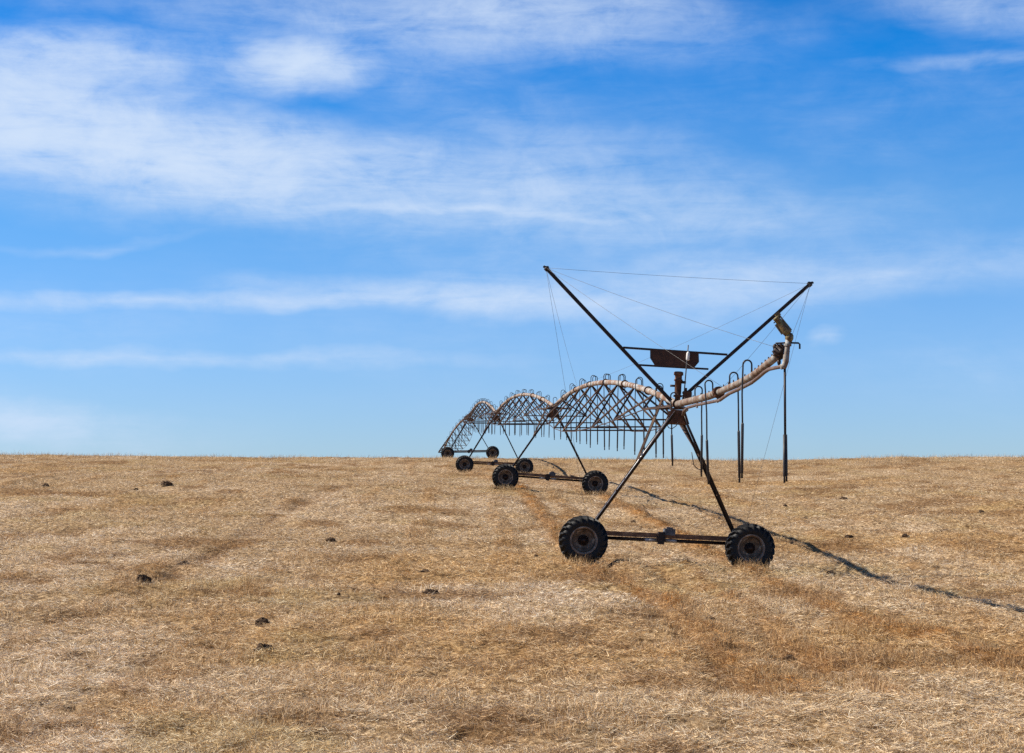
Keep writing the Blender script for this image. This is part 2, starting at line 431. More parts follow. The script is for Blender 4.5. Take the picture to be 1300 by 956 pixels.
def build_tufts():
    # separate clumps too many to count
    X, Y = sample_field(15000)
    b = band_w(X, Y); r = rut_w(X, Y)
    cl = np.clip(fbm(X * .3 + 70, Y * .3 + 30, 3) * 4 - 1.8, 0, 1)
    k = RNG.uniform(0, 1, len(X)) < (.05 + .12 * cl + .55 * b + .35 * r)
    X, Y, b, r = X[k], Y[k], b[k], r[k]
    m = len(X); per = 46
    Xc = np.repeat(X, per); Yc = np.repeat(Y, per); rad = np.repeat(RNG.uniform(.06, .24, m), per)
    h = np.repeat(RNG.uniform(.09, .26, m) * (.68 + .15 * b), per)
    n = len(Xc); a = RNG.uniform(0, 2 * math.pi, n); q = np.sqrt(RNG.uniform(0, 1, n))
    Xp = Xc + np.cos(a) * q * rad * 1.3; Yp = Yc + np.sin(a) * q * rad
    out = R(60) * q + np.abs(RNG.normal(0, R(18), n))
    d = np.stack([np.cos(a) * np.sin(out), np.sin(a) * np.sin(out), np.cos(out).clip(.08)], 1); d /= np.linalg.norm(d, axis=1)[:, None]
    L = h * RNG.uniform(.6, 1.25, n); w = RNG.uniform(.005, .009, n) * np.sqrt(np.clip(Yc / 26, .8, 5))
    base = np.stack([Xp, Yp, ground_z(Xp, Yp) - .015], 1)
    tone = np.repeat(np.array([[.50, .34, .16], [.38, .23, .09], [.50, .38, .23], [.20, .12, .06]])[RNG.choice(4, m, p=[.25, .25, .2, .3])], per, axis=0)
    bend = np.stack([np.cos(a) * .5, np.sin(a) * .5, RNG.normal(-.5, .3, n)], 1)
    ribbons('grass_tufts', base, d, L, w, tone * RNG.uniform(.6, 1.35, (n, 1)), M['grass'], 'brown and golden grass clumps along the wheel tracks and across the field', 'grass', bend)

# ------------------------------------------------------------------ dark clods
def clod_mesh(seed):
    rs = np.random.default_rng(seed)
    me = bpy.data.meshes.new('clod'); vs = []; fs = []
    nl, nr = 18, 9
    for j in range(nr + 1):
        ph = math.pi / 2 * (j / nr)
        for i in range(nl):
            th = 2 * math.pi * i / nl
            x, y, z = math.cos(th) * math.cos(ph), math.sin(th) * math.cos(ph), math.sin(ph)
            k = 1 + .9 * (float(fbm(np.array([x * 1.6 + seed * 3.1 + z]), np.array([y * 1.6 + z * 1.7]), 3)[0]) - .5) + rs.normal(0, .07)
            vs.append((x * k, y * k, max(z * k, 0) - .10))
    for j in range(nr):
        for i in range(nl):
            fs.append((j * nl + i, j * nl + (i + 1) % nl, (j + 1) * nl + (i + 1) % nl, (j + 1) * nl + i))
    me.from_pydata(vs, [], fs); me.materials.append(M['clod']); me.update(); return me
CLODS = [  # pixel x, y (foot), width px, height px, label
    (336, 826, 24, 11, 'largest blackish clod low in the open field left of the tracks'),
    (334, 795, 22, 9, 'flat pointed dark clod just above the largest blackish clod'),
    (181, 742, 19, 11, 'rough brown clod on the faint track left of centre'),
    (234, 720, 14, 5, 'small dark clod just right of the rough brown clod on the faint track'),
    (328, 732, 15, 4, 'thin dark clod between the faint left track and the middle of the field'),
    (420, 689, 15, 4.5, 'flat dark clod in the field left of the nearest tower, level with its beam'),
    (509, 679, 11, 5, 'small round clod closest to the left wheel of the nearest tower among the left-hand clods'),
    (540, 729, 16, 3.5, 'very thin flat clod, upper of two lying beside each other in mid field'),
    (547, 760, 20, 5.5, 'wide flat dark clod, lower of two lying beside each other in mid field'),
    (430, 762, 6, 4, 'tiny brown clod alone between the flat clods and the big pointed clod'),
    (211, 619, 16, 6, 'brown hummock clod high on the slope near the left skyline'),
    (58, 618, 9, 4, 'small dark clod at far left just under the skyline'),
    (173, 622, 6, 3, 'tiny clod left of the brown hummock near the left skyline'),
    (630, 623, 10, 3, 'small dark clod at the foot of the second tower left wheel'),
    (1077, 689, 12, 4.5, 'dark clod on the slope right of the nearest right wheel, left of a matching pair'),
    (1149, 684, 12, 4.5, 'dark clod on the right slope, right of a matching pair'),
    (1246, 651, 9, 4, 'dark clod at far right half way up the slope'),
    (1023, 661, 8, 3.5, 'small clod just above and right of the nearest right wheel'),
    (1200, 675, 9, 3, 'small flat clod between the matching pair and the far right clod'),
    (1054, 729, 14, 5, 'brown clod sitting against the overhead pipe shadow at right'),
    (1071, 638, 10, 3, 'thin clod on the right slope beyond the end gun hoses'),
    (997, 644, 6, 3, 'tiny clod below the twin hoses of the end gun'),
    (902, 788, 15, 4, 'thin dark clod lying between the two near wheel tracks'),
    (1002, 821, 15, 6, 'greyish clod low between the wheel tracks at lower right'),
    (681, 708, 6, 3, 'tiny clod left of the nearest left wheel'),
    (804, 665, 8, 3, 'small clod behind the beam of the nearest tower'),
]
def build_clods():
    ms = [clod_mesh(i) for i in range(4)]
    for i, (x, y, w, h, lab) in enumerate(CLODS):
        X, Y = unproject(x, y)
        o = bpy.data.objects.new('earth_clod', ms[i % 4]); C.objects.link(o)
        s = w / F * Y / 2
        o.scale = (s, s * .75, max(h / F * Y / 1.1, .025)); o.rotation_euler = (0, 0, random.uniform(-.6, .6))
        o.location = (X, Y, gz(X, Y) + .025)
        tag(o, lab, 'clod', 'dark clods scattered over the field')

# ------------------------------------------------------------------ wheel (local axis = -Y faces the camera)
def wheel_meshes():
    ro, rt, w, rr = .55, .61, .185, .325
    y = Vector((0, -1, 0))
    t = MB()
    prof = [(-w * .86, rr), (-w, rr + .05), (-w * 1.06, rr + .12), (-w * .98, ro - .055), (-w * .78, ro - .02), (-w * .35, ro), (0, ro + .004),
            (w * .35, ro), (w * .78, ro - .02), (w * .98, ro - .055), (w * 1.06, rr + .12), (w, rr + .05), (w * .86, rr)]
    t.lathe((0, 0, 0), y, prof, 48)
    nl = 22
    for side in (-1, 1):
        for i in range(nl):
            a0 = 2 * math.pi * (i + (.5 if side > 0 else 0)) / nl
            # lug: centre line -> shoulder -> down the side wall, swept back
            path = [(.02, 0., rt), (.45, .085, rt), (.92, .19, rt - .012), (1.13, .225, rt - .07), (1.14, .24, rt - .17)]
            vs = []
            for (q, da, r) in path:
                a = a0 + da
                for (sa, rin) in ((-.038, 0), (.038, 0), (.05, -.07), (-.05, -.07)):
                    aa = a + sa; rad = r + rin
                    inset = .0 if rin == 0 else -.02
                    vs.append(Vector((math.sin(aa) * rad, -side * (q * w + inset * (q > 1)), math.cos(aa) * rad)))
            fs = []
            for j in range(len(path) - 1):
                for k in range(4):
                    fs.append((j * 4 + k, j * 4 + (k + 1) % 4, (j + 1) * 4 + (k + 1) % 4, (j + 1) * 4 + k))
            fs += [(3, 2, 1, 0), tuple(len(vs) - 4 + k for k in range(4))]
            t.add(vs, fs)
    r = MB()
    r.lathe((0, 0, 0), y, [(-.14, rr + .012), (-.15, rr - .005), (-.13, rr - .03), (.02, rr - .06), (.10, rr - .045), (.135, rr - .03)], 48)
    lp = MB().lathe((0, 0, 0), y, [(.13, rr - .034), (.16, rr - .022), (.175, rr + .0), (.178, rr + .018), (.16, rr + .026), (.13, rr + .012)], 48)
    r.lathe((0, 0, 0), y, [(.045, rr - .05), (.05, rr - .07), (.02, rr - .11), (-.01, .16), (-.01, .13)], 40)
    h = MB()
    h.lathe((0, 0, 0), y, [(-.01, .135), (.012, .13), (.012, .075), (.055, .07), (.06, .04), (.085, .035), (.085, 0)], 24)
    for k in range(8):
        a = 2 * math.pi * k / 8
        h.lathe((math.cos(a) * .105, 0, math.sin(a) * .105), y, [(.0, .013), (.03, .013), (.032, 0)], 6, False)
    return t, r, h, lp
WT, WR_, WH, WF = wheel_meshes()
wheel_proto = None
def add_wheel(root, c, yaw, spin, roll=0):
    global wheel_proto
    if wheel_proto is None:
        e = bpy.data.objects.new('wheel', None); C.objects.link(e)
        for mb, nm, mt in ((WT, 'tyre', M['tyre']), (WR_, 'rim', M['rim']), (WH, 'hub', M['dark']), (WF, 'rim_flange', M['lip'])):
            o = mb.build(nm, mt); o.parent = e
        wheel_proto = e; w = e
    else:
        w = wheel_proto.copy(); C.objects.link(w)
        for ch in wheel_proto.children:
            c2 = ch.copy(); C.objects.link(c2); c2.parent = w
    w.parent = root
    w.location = Vector(c) - ROOT[root.name]
    w.rotation_euler = (Matrix.Rotation(yaw, 3, 'Z') @ Matrix.Rotation(roll, 3, 'Y') @ Matrix.Rotation(spin, 3, 'Y')).to_euler()
    return w

# ------------------------------------------------------------------ the irrigation machine
TW = [  # depth, left wheel centre px, right wheel centre px, pipe joint px
    (46, (740.5, 686), (952, 696), (860, 513)),
    (85, (641.6, 605.7), (755.4, 614), (703.5, 516)),
    (125, (589.8, 589.5), (665.8, 592.7), (629.8, 524)),
    (170, (568.3, 575.5), (625.4, 574.6), (596.5, 528)),
]
J = [P(*t[3], t[0]) for t in TW] + [P(561.5, 575, 210)]
WL = [P(*t[1], t[0]) for t in TW]; WRr = [P(*t[2], t[0]) for t in TW]
H_ARCH = [.80, .86, .98, .75]
DROP = 1.45
def pipe_pt(k, t):
    p = J[k].lerp(J[k + 1], t); p = p.copy(); p.z += H_ARCH[k] * 4 * t * (1 - t); return p
def hoop_drop(root, p, lat, side, zbot, r_pipe, hs=.022, lift=.2, wgt=.75):
    """gooseneck over the pipe, hose hanging beside it, weighted pipe at its end"""
    rg = .085
    s = lat * side
    top = p + Vector((0, 0, r_pipe + lift - rg))
    pts = [p + Vector((0, 0, r_pipe * .8)), top]
    for i in range(1, 8):
        a = math.pi * i / 8
        pts.append(top + s * (rg - rg * math.cos(a)) + Vector((0, 0, rg * math.sin(a))))
    end = top + s * (2 * rg); pts.append(end)
    wob = Vector((random.uniform(-.055, .055), random.uniform(-.055, .055), 0))
    bot = Vector((end.x + wob.x, end.y + wob.y, zbot + random.uniform(-.06, .06)))
    wtop = bot + (end - bot).normalized() * wgt
    pts += [end.lerp(wtop, .5) + wob * .3, wtop]
    h = MB().tube(pts, hs * .62, 6).build('drop_hose', M['hose'], root)
    m = MB().tube([wtop + Vector((0, 0, .03)), wtop, bot + Vector((0, 0, .10)), bot + Vector((0, 0, .095)), bot], [hs * .8, hs * 1.08, hs * 1.0, hs * .7, hs * .85], 8)
    m.build('hose_weight', M['weight'], h)

UNITS = []
def build_unit(k, label):
    D, _, _, _ = TW[k]
    wl, wr, j = WL[k], WRr[k], J[k]
    mid = (wl + wr) / 2
    root = empty('irrigation_span', (mid.x, mid.y, gz(mid.x, mid.y)))
    tag(root, label, 'irrigation machine', 'wheeled spans of the pivot irrigator')
    e = (wr - wl).normalized()
    a = (J[k + 1] - J[k]); a.z = 0; a.normalize()          # away from camera along the pipe
    a = (a - e * a.dot(e)).normalized()
    up = e.cross(a).normalized()
    a_yaw = math.atan2(-a.x, a.y)
    # ---- wheels, gearboxes, base beam
    back = a * .34
    add_wheel(root, wl, a_yaw + R(2), R(7 + 13 * k), 0); add_wheel(root, wr, a_yaw + R(5), R(3 + 9 * k), 0)
    bl = wl + back + up * .20; br = wr + back + up * .20
    b = MB().bar(bl - e * .18, br + e * .18, .13, .115, up)
    for q in (.08, .47, .53, .92): b.box(bl.lerp(br, q), e * .02, a * .085, up * .072)
    b.build('base_beam', M['beam'], root)
    s = MB().tube([wl + back + up * .085 + e * .15, wr + back + up * .085 - e * .15], .043, 8)
    s.build('drive_shaft', M['dark'], root)
    cm = bl.lerp(br, .47)
    for q in (.415, .525):
        c = (wl + back + up * .085).lerp(wr + back + up * .085, q)
        MB().lathe(c - e * .17, e, [(0, .02), (0, .05), (.34, .05), (.34, .02)], 10).build('shaft_coupler', M['galv'], root)
    g = MB().box(cm - up * .06 - a * .05, e * .075, a * .15, up * .15)
    g.box(cm - up * .08 - a * .05, e * .11, a * .10, up * .07)
    for q in (-.09, .0, .09): g.box(cm - up * .06 - a * .05 + up * q, e * .085, a * .16, up * .012)
    g.build('centre_gearbox', M['dark'], root)
    mo = MB().lathe(cm + e * .05 + up * .10 - a * .04, e, [(0, 0), (0, .075), (.03, .085), (.06, .085)], 16)
    mo.box(cm + e * .22 + up * .10 - a * .04, e * .13, a * .082, up * .078)
    for q in range(7): mo.box(cm + e * (.11 + .036 * q) + up * .10 - a * .04, e * .006, a * .094, up * .09)
    mo.box(cm + e * .21 + up * .20 - a * .04, e * .075, a * .055, up * .022)
    mo.build('drive_motor', M['motor'], root)
    for c in (wl, wr):
        gb = MB().lathe(c + a * .02, a, [(0, 0), (0, .11), (.12, .13), (.30, .14), (.40, .10), (.42, 0)], 16)
        gb.box(c + back + up * .11, e * .06, a * .09, up * .12)
        gb.build('wheel_gearbox', M['dark'], root)
    # ---- legs: two at each end, meeting at the foot and spread along the pipe at the top
    for sgn, foot in ((-1, bl + e * .08), (1, br - e * .24)):
        if sgn < 0 and k < 2:  # added pale tube with clamps, standing in for the left leg's sunlit edge
            c0, c1 = (foot + a * .25 + e * .02).lerp(j - up * .22 - e * .12, .05), j - up * .25 - e * .13 + a * .02
            MB().tube([c0, c0.lerp(c1, .5) + e * .01, c1], .021, 8).build('lit_edge_tube', M['galv'], root)
            for q in (.2, .42, .64, .86):
                MB().box(c0.lerp(c1, q), e * .035, a * .03, up * .03).build('lit_edge_clamp', M['galv'], root)
        ks = 1.4 if sgn < 0 else .75
        for za in (-1, 1):
            top = j - up * .22 + e * (.12 * sgn) + a * (.50 * za * ks)
            ft = foot + a * (-.06 if za < 0 else (.72 if sgn < 0 else .40))
            MB().angle(ft, top, .062, .012, e * (-sgn), a * (-za)).build('leg', M['leg'], root)
        # spacers tying the pair together
        for q in (.35, .62):
            p0 = (foot).lerp(j - up * .22 + e * (.12 * sgn), q); wd = (.40 + .10 * q) * ks
            MB().bar(p0 - a * (.06 + .44 * ks * q - .0), p0 + a * ((.72 if sgn < 0 else .40) * (1 - q) + .5 * ks * q), .045, .03, up).build('leg_spacer', M['angle'], root)
        # brace from the leg up to the first pipe joint
        p0 = (foot + a * .1).lerp(j - up * .22 + e * (.12 * sgn) + a * .36, .60 if sgn < 0 else .66)
        p1 = pipe_pt(k, .062) - Vector((0, 0, .07)) + e * (.05 * sgn)
        MB().bar(p0, p1, .06, .05).build('leg_brace', M['angle'], root)
    hd = MB()
    t0 = j - up * .16; b0 = j - up * .50
    for za in (-1, 1):
        w0, w1 = .17, .29
        c = a * (.30 * za); th = a * .012
        vs = [t0 - e * w0 + c - th, t0 + e * w0 + c - th, b0 + e * w1 + c - th, b0 - e * w1 + c - th]
        vs += [v + th * 2 for v in vs]
        hd.add(vs, [(0, 1, 2, 3), (7, 6, 5, 4), (0, 4, 5, 1), (1, 5, 6, 2), (2, 6, 7, 3), (3, 7, 4, 0)])
    hd.box(b0 + up * .03, e * .27, a * .28, up * .02)
    hd.build('tower_head', M['rust'], root)
    if k > 0:      # horizontal tie visible across the legs of the far towers
        pass
    # ---- pipe
    rp = .0845
    npts = 29
    pp = MB().tube([pipe_pt(k, i / (npts - 1)) for i in range(npts)], rp, 14).build('water_pipe', M['pipe'], root)
    for i in range(0, 8):
        fl = MB(); t = i / 7; p = pipe_pt(k, t); d = (pipe_pt(k, min(t + .01, 1)) - pipe_pt(k, max(t - .01, 0))).normalized()
        fl.lathe(p - d * .02, d, [(0, rp), (0, rp + .04), (.04, rp + .04), (.04, rp)], 14, False)
        fl.build('pipe_flange', M['rust'], pp)
    # ---- truss
    lat = Vector((a.y, -a.x, 0)).normalized()
    npan = 9
    def node(i, sgn):
        t = (i + .5) / npan
        s_ = 1 - (2 * t - 1) ** 2
        dep = 1.70 * s_ ** 1.1; wid = .42 + .82 * s_
        return pipe_pt(k, t) + lat * (sgn * wid) - Vector((0, 0, dep))
    under = Vector((0, 0, rp))
    for i in range(npan):
        for sgn in (-1, 1):
            nd = node(i, sgn)
            for dt in (0, 1):
                t = (i + dt) / npan
                t = min(max(t, .012), .988)
                q = pipe_pt(k, t) - under + lat * (sgn * .05) + a * (.05 * (1 if dt == 0 else -1))
                MB().angle(q, nd, .042, .007, lat * -sgn, Vector((0, 0, 1))).build('truss_brace', M['angle'], root)
        MB().angle(node(i, -1), node(i, 1), .045, .008, a, Vector((0, 0, 1))).build('cross_tie', M['angle'], root)
    for sgn in (-1, 1):
        pts = [pipe_pt(k, .006) - under + lat * (.08 * sgn)] + [node(i, sgn) - Vector((0, 0, .012)) for i in range(npan)] + [pipe_pt(k, .994) - under + lat * (.08 * sgn)]
        MB().tube(pts, .015, 6).build('truss_rod', M['angle'], root)
    # ---- sprinkler drops
    Ls = (J[k + 1] - J[k]).length; n4 = int(round(Ls / 4.3))
    for i in range(n4):
        for q in (0, 1):
            t = (i + .63 + .25 * q) / n4
            if t > .985: continue
            p = pipe_pt(k, t)
            hoop_drop(root, p, lat, -1 if q == 0 else 1, J[k].lerp(J[k + 1], t).z - DROP, rp, .021)
    return root, e, a, up, lat

LABELS = [
    'nearest irrigation span on the biggest wheels, with V shaped mast and overhanging end gun',
    'second span from the front, its bare tower without mast standing behind the nearest one',
    'third span from the front, with small wheels just below the skyline',
    'farthest span, its tower on the skyline and its pipe dropping behind the hill',
]
U0 = None
def build_last_unit():
    root, e, a, up, lat = build_unit(0, LABELS[0])
    D = 46
    j = J[0]
    # ---- mast
    tipL, tipR = P(693, 340, D), P(1029, 360, D)
    baseL, baseR = P(852, 509, D), P(867, 504, D)
    for t, b_ in ((tipL, baseL), (tipR, baseR)):
        MB().bar(b_, t, .085, .085, a).build('mast_boom', M['dark'], root)
        m = MB().lathe(t - (t - b_).normalized() * .05, (t - b_).normalized(), [(-.02, .0), (-.02, .065), (.06, .065), (.06, .02), (.12, .02), (.12, 0)], 10)
        m.box(t + up * .02, e * .07, a * .05, up * .02)
        m.build('boom_cap', M['dark'], root)
    o = a * -.06
    MB().bar(P(791, 441.5, D) + o, P(923, 450.5, D) + o, .07, .05).build('mast_crossbar', M['dark'], root)
    MB().bar(P(809, 463.5, D) + o, P(899, 468.8, D) + o, .06, .045).build('mast_crossbar', M['dark'], root)
    pl = [(825, 443.5), (886.5, 448), (887, 460), (880, 468.2), (831, 464.6), (825, 455)]
    m = MB(); f0 = [P(x, y, D) - a * .10 for x, y in pl]; f1 = [p + a * .016 for p in f0]; n = len(pl)
    m.add(f0 + f1, [tuple(reversed(range(n))), tuple(range(n, 2 * n))] + [(i, (i + 1) % n, n + (i + 1) % n, n + i) for i in range(n)])
    for (x, y) in ((829, 447), (882.5, 451), (834, 462), (877, 465)):
        m.lathe(P(x, y, D) - a * .118, a, [(0, 0), (0, .014), (.02, .014)], 6, False)
    m.build('name_plate', M['plate'], root)
    # ---- overhang pipe
    ov = [(860, 513), (880, 508.3), (900, 503), (912.5, 498), (925, 492.5), (937.6, 486.8), (954, 478), (963, 471.5), (971.5, 464.6), (980, 457.8), (989, 450.5)]
    def ovY(x): return (9658 + 131.6 * 46) / ((x - 650) + 131.6)
    op = [P(x, y, ovY(x)) for x, y in ov]
    n1 = 4
    pipe = MB().tube(op[:n1], .0845, 14).build('overhang_pipe', M['overhang'], root)
    p2 = MB().tube([op[3]] + op[4:], [.0845 if False else .070] * (len(op) - 3), 14).build('overhang_pipe', M['overhang'], root)
    fl = MB(); d = (op[4] - op[2]).normalized()
    fl.lathe(op[3] - d * .10, d, [(0, .08), (0, .13), (.05, .13), (.05, .095), (.12, .095), (.12, .125), (.17, .125), (.17, .07)], 16, False)
    for q in range(8):
        aa = q * math.pi / 4; u = d.orthogonal().normalized(); w = d.cross(u)
        fl.lathe(op[3] - d * .13 + (u * math.cos(aa) + w * math.sin(aa)) * .112, d, [(0, 0), (0, .013), (.22, .013), (.22, 0)], 6, False)
    fl.build('pipe_flange', M['rust'], p2)
    # nipples standing on the pipe
    for i in range(1, 20):
        t = i / 20 * (len(op) - 1); q = int(t); p = op[q].lerp(op[q + 1], t - q)
        MB().tube([p + Vector((0, 0, .06)), p + Vector((0, 0, .12))], .014, 6).build('sprinkler_outlet', M['dark'], pipe if i < 6 else p2)
    bp_ = [(867, 527), (868, 522), (873, 517.5), (884, 514.3), (905, 510), (914, 508), (920, 503.6), (926, 499.5), (940, 493.2), (954, 486), (963, 479), (971, 472), (976, 468.8), (984, 467), (995, 465)]
    MB().tube([P(x, y, ovY(max(x, 862)) + .02) for x, y in bp_], .036, 10).build('booster_pipe', M['booster'], root)
    for x, y in ((911, 506), (942, 489), (885, 513)):
        Y = ovY(x); MB().box(P(x, y, Y), e * .02, a * .05, up * .09).build('pipe_clamp', M['galv'], root)
    # ---- end gun
    Yg = ovY(997)
    rs = MB().tube([P(991, 466, Yg), P(995.5, 465, Yg), P(997.5, 459, Yg), P(999, 445, Yg), P(1000.6, 431, Yg)], [.05, .056, .058, .052, .05], 12)
    rs.lathe(P(999.8, 438, Yg), up, [(-.02, .05), (-.02, .07), (.02, .07), (.02, .05)], 12, False)
    rs.build('gun_riser', M['overhang'], root)
    gd = (P(985, 404, Yg) - P(1002, 426, Yg))
    g = MB().lathe(P(1002, 428, Yg), up, [(-.09, .0), (-.085, .05), (-.03, .075), (.03, .075), (.07, .05), (.09, 0)], 12)
    q0 = P(1001, 424, Yg); gdn = gd.normalized()
    gdir = gdn; L = gd.length
    g.tube([q0, q0 + gdir * L * .15, q0 + gdir * L * .5, q0 + gdir * L * .85, q0 + gdir * L * .87, q0 + gdir * L * .97], [.075, .085, .072, .055, .066, .06], 12)
    sd = gdir.cross(up).normalized(); ud = sd.cross(gdir)
    g.bar(q0 + ud * .085 + gdir * .02, q0 + ud * .075 + gdir * L * .98, .03, .022, ud)
    g.bar(q0 - ud * .085 + gdir * L * .16, q0 - ud * .075 + gdir * L * .70, .03, .045, ud)
    for q in (.22, .42, .62, .8):
        g.bar(q0 - ud * .09 + gdir * L * q, q0 + ud * .09 + gdir * L * (q + .05), .02, .02, sd)
    g.box(q0 + gdir * L * 1.0 + ud * .06, gdir * .035, sd * .03, ud * .045)
    g.build('end_gun', M['gun'], root)
    hb = MB().tube([P(984.5, 440, Yg), P(985, 435.8, Yg), P(1000, 435.2, Yg), P(1013.5, 435.5, Yg), P(1015.3, 437, Yg), P(1015.3, 443, Yg)], .017, 8)
    hb.build('gun_stop_arm', M['dark'], root)
    Yb = ovY(991) - .16; c = P(991.3, 446.5, Yb)
    m = MB().lathe(c + a * .12, -a, [(0, 0), (0, .115), (.03, .135), (.17, .135), (.19, .115), (.20, .05), (.235, .045), (.235, 0)], 18)
    for q in range(12):
        aa = q * math.pi / 6; r_ = e * math.cos(aa) + up * math.sin(aa)
        m.box(c + r_ * .135, r_ * .014, r_.cross(a) * .01, a * .09)
    m.build('booster_pump', M['dark'], root)
    for (x, y) in ((983.5, 440.5), (989, 460)):
        MB().lathe(P(x, y, Yb), up, [(-.05, 0), (-.05, .02), (-.01, .035), (.03, .035), (.05, .015), (.06, 0)], 8).build('valve', M['dark'], root)
    # ---- long drops of the overhang
    def drop_px(xh, side, yb):
        t = None
        for i in range(len(ov) - 1):
            if ov[i][0] <= xh <= ov[i + 1][0]:
                t = (xh - ov[i][0]) / (ov[i + 1][0] - ov[i][0]); p = op[i].lerp(op[i + 1], t)
        zb = P(xh, yb, p.y).z
        hoop_drop(root, p, lat, side, zb, .075, .027, .24, .0 + (1.05 if xh > 920 else .95))
    drop_px(882.5, 1, 605); drop_px(905, -1, 612); drop_px(926.5, 1, 611); drop_px(954.5, -1, 611)
    pt = P(996.3, 466, Yg); bt = P(996.8, 556, Yg)
    h = MB().tube([pt, bt], .022, 8).build('drop_hose', M['dark'], root)
    for x, yb in ((995.8, 613), (998.6, 611.5)):
        b_ = P(x, yb, Yg); t_ = bt + Vector(((x - 997.2) * .008, 0, .06))
        MB().tube([t_, b_ + Vector((0, 0, .12)), b_ + Vector((0, 0, .10)), b_], [.026, .024, .016, .020], 8).build('hose_weight', M['weight'], h)
    # ---- standpipe, valve, aerial and small fittings on the tower head
    sb = j + up * .05
    m = MB().lathe(sb, up, [(0, .07), (.12, .07), (.13, .11), (.17, .11), (.18, .075), (.22, .085), (.52, .085), (.53, .11), (.56, .11), (.57, .09), (.66, .09), (.67, .12), (.74, .12), (.76, .09), (.76, 0)], 18)
    m.build('standpipe', M['rust'], root)
    MB().tube([sb + up * .40 - e * .08, sb + up * .40 - e * .20], .028, 8).build('standpipe_fitting', M['dark'], root)
    MB().tube([sb + up * .50 + e * .08, sb + up * .50 + e * .19], .035, 8).build('standpipe_fitting', M['dark'], root)
    v = MB().lathe(P(870, 503, D) - a * .1, up, [(-.16, 0), (-.16, .07), (-.05, .09), (.02, .06), (.06, .09), (.1, .09), (.14, .03), (.20, .03), (.20, 0)], 12)
    v.box(P(874, 502, D) - a * .1, e * .07, a * .06, up * .08)
    v.build('control_valve', M['rust'], root)
    MB().tube([P(868.5, 500, D - .15), P(872.3, 455, D - .15), P(873, 447, D - .15), P(873.8, 438, D - .15)], .015, 6).build('aerial_rod', M['motor'], root)
    MB().lathe(P(873, 458, D - .15), (P(873.8, 446, D - .15) - P(873, 458, D - .15)), [(0, 0), (.0, .025), (.03, .045), (.18, .045), (.22, .025), (.24, .0)], 10).build('aerial_insulator', M['white'], root)
    # conduits
    cab = [[P(878, 574, 45.7), P(879.5, 583, 45.7), P(880.5, 590, 45.7), P(885, 595, 45.7), P(891, 597, 45.7)],
           [P(869, 528, 45.6), P(873, 540, 45.6), P(879, 556, 45.6), P(886, 575, 45.6)],
           [P(846, 538, 45.6), P(849, 543, 45.6), P(853, 544.5, 45.6), P(858, 541, 45.6), P(861, 536, 45.6)]]
    for c_ in cab: MB().tube(c_, .011, 6).build('control_cable', M['hose'], root)
    # ---- stay cables
    span_t = .70
    sp_ = pipe_pt(0, span_t) + Vector((0, 0, .1))
    ends = [(tipL, tipR), (tipL, WL[0] + a * .34 + up * .28 + e * .12), (tipR, WRr[0] + a * .34 + up * .28 - e * .14),
            (tipL, sp_), (tipR, sp_), (tipL, P(985, 441, ovY(990))), (tipR, P(1001, 436, Yg)),
            (tipL, P(918, 492, ovY(918)) - a * .05), (tipR, P(918, 492, ovY(918)))]
    for i, (p, q) in enumerate(ends):
        sag = .004 * (q - p).length
        pts = [p.lerp(q, s / 8) - Vector((0, 0, sag * 4 * (s / 8) * (1 - s / 8))) for s in range(9)]
        MB().tube(pts, .0036, 5).build('stay_cable', M['cable'], root)
    for p, q in ((tipL, tipR),):
        pass
    # ---- one drop at the tower itself
    hoop_drop(root, op[0] - a * .05 + Vector((0, 0, 0)), lat, -1, P(853, 590, 46).z, .0845, .026)

build_last_unit()
for k in (1, 2, 3): build_unit(k, LABELS[k])

build_ground()
build_litter(1080000)
build_grass(330000)
build_tufts()
build_clods()

# ------------------------------------------------------------------ sun, sky
SUN_EL, SUN_AZ = R(42), R(5)          # from the left, a little behind the machine
sd = Vector((-math.cos(SUN_EL) * math.cos(SUN_AZ), math.cos(SUN_EL) * math.sin(SUN_AZ), math.sin(SUN_EL)))
ld = bpy.data.lights.new('sun', 'SUN'); ld.energy = 5.0; ld.angle = R(.53); ld.color = (1, .925, .81)
lo = bpy.data.objects.new('sun', ld); C.objects.link(lo)
lo.rotation_euler = sd.to_track_quat('Z', 'Y').to_euler(); lo.location = (-40, 60, 60)

wd = bpy.data.worlds.new('World'); bpy.context.scene.world = wd; wd.use_nodes = True
nt = wd.node_tree; bg = nt.nodes['Background']
sky = N(nt, 'ShaderNodeTexSky', sky_type='NISHITA'); sky.sun_disc = False
sky.sun_elevation = SUN_EL; sky.sun_rotation = math.atan2(sd.x, sd.y)
sky.air_density = 1.0; sky.dust_density = .2; sky.ozone_density = 2.5; sky.altitude = 300
def mth(op, a, b=None, c=None, clamp=False):
    n = N(nt, 'ShaderNodeMath', operation=op); n.use_clamp = clamp
    for i, v in enumerate((a, b, c)):
        if v is None: continue
        if isinstance(v, (int, float)): n.inputs[i].default_value = v
        else: nt.links.new(v, n.inputs[i])
    return n.outputs[0]
tc = N(nt, 'ShaderNodeTexCoord'); sx = N(nt, 'ShaderNodeSeparateXYZ'); nt.links.new(tc.outputs['Generated'], sx.inputs[0])
A = mth('MULTIPLY', mth('ARCTAN2', sx.outputs[0], sx.outputs[1]), 57.2958)
E = mth('MULTIPLY', mth('ARCSINE', sx.outputs[2]), 57.2958)
cv = N(nt, 'ShaderNodeCombineXYZ'); nt.links.new(A, cv.inputs[0]); nt.links.new(E, cv.inputs[1])
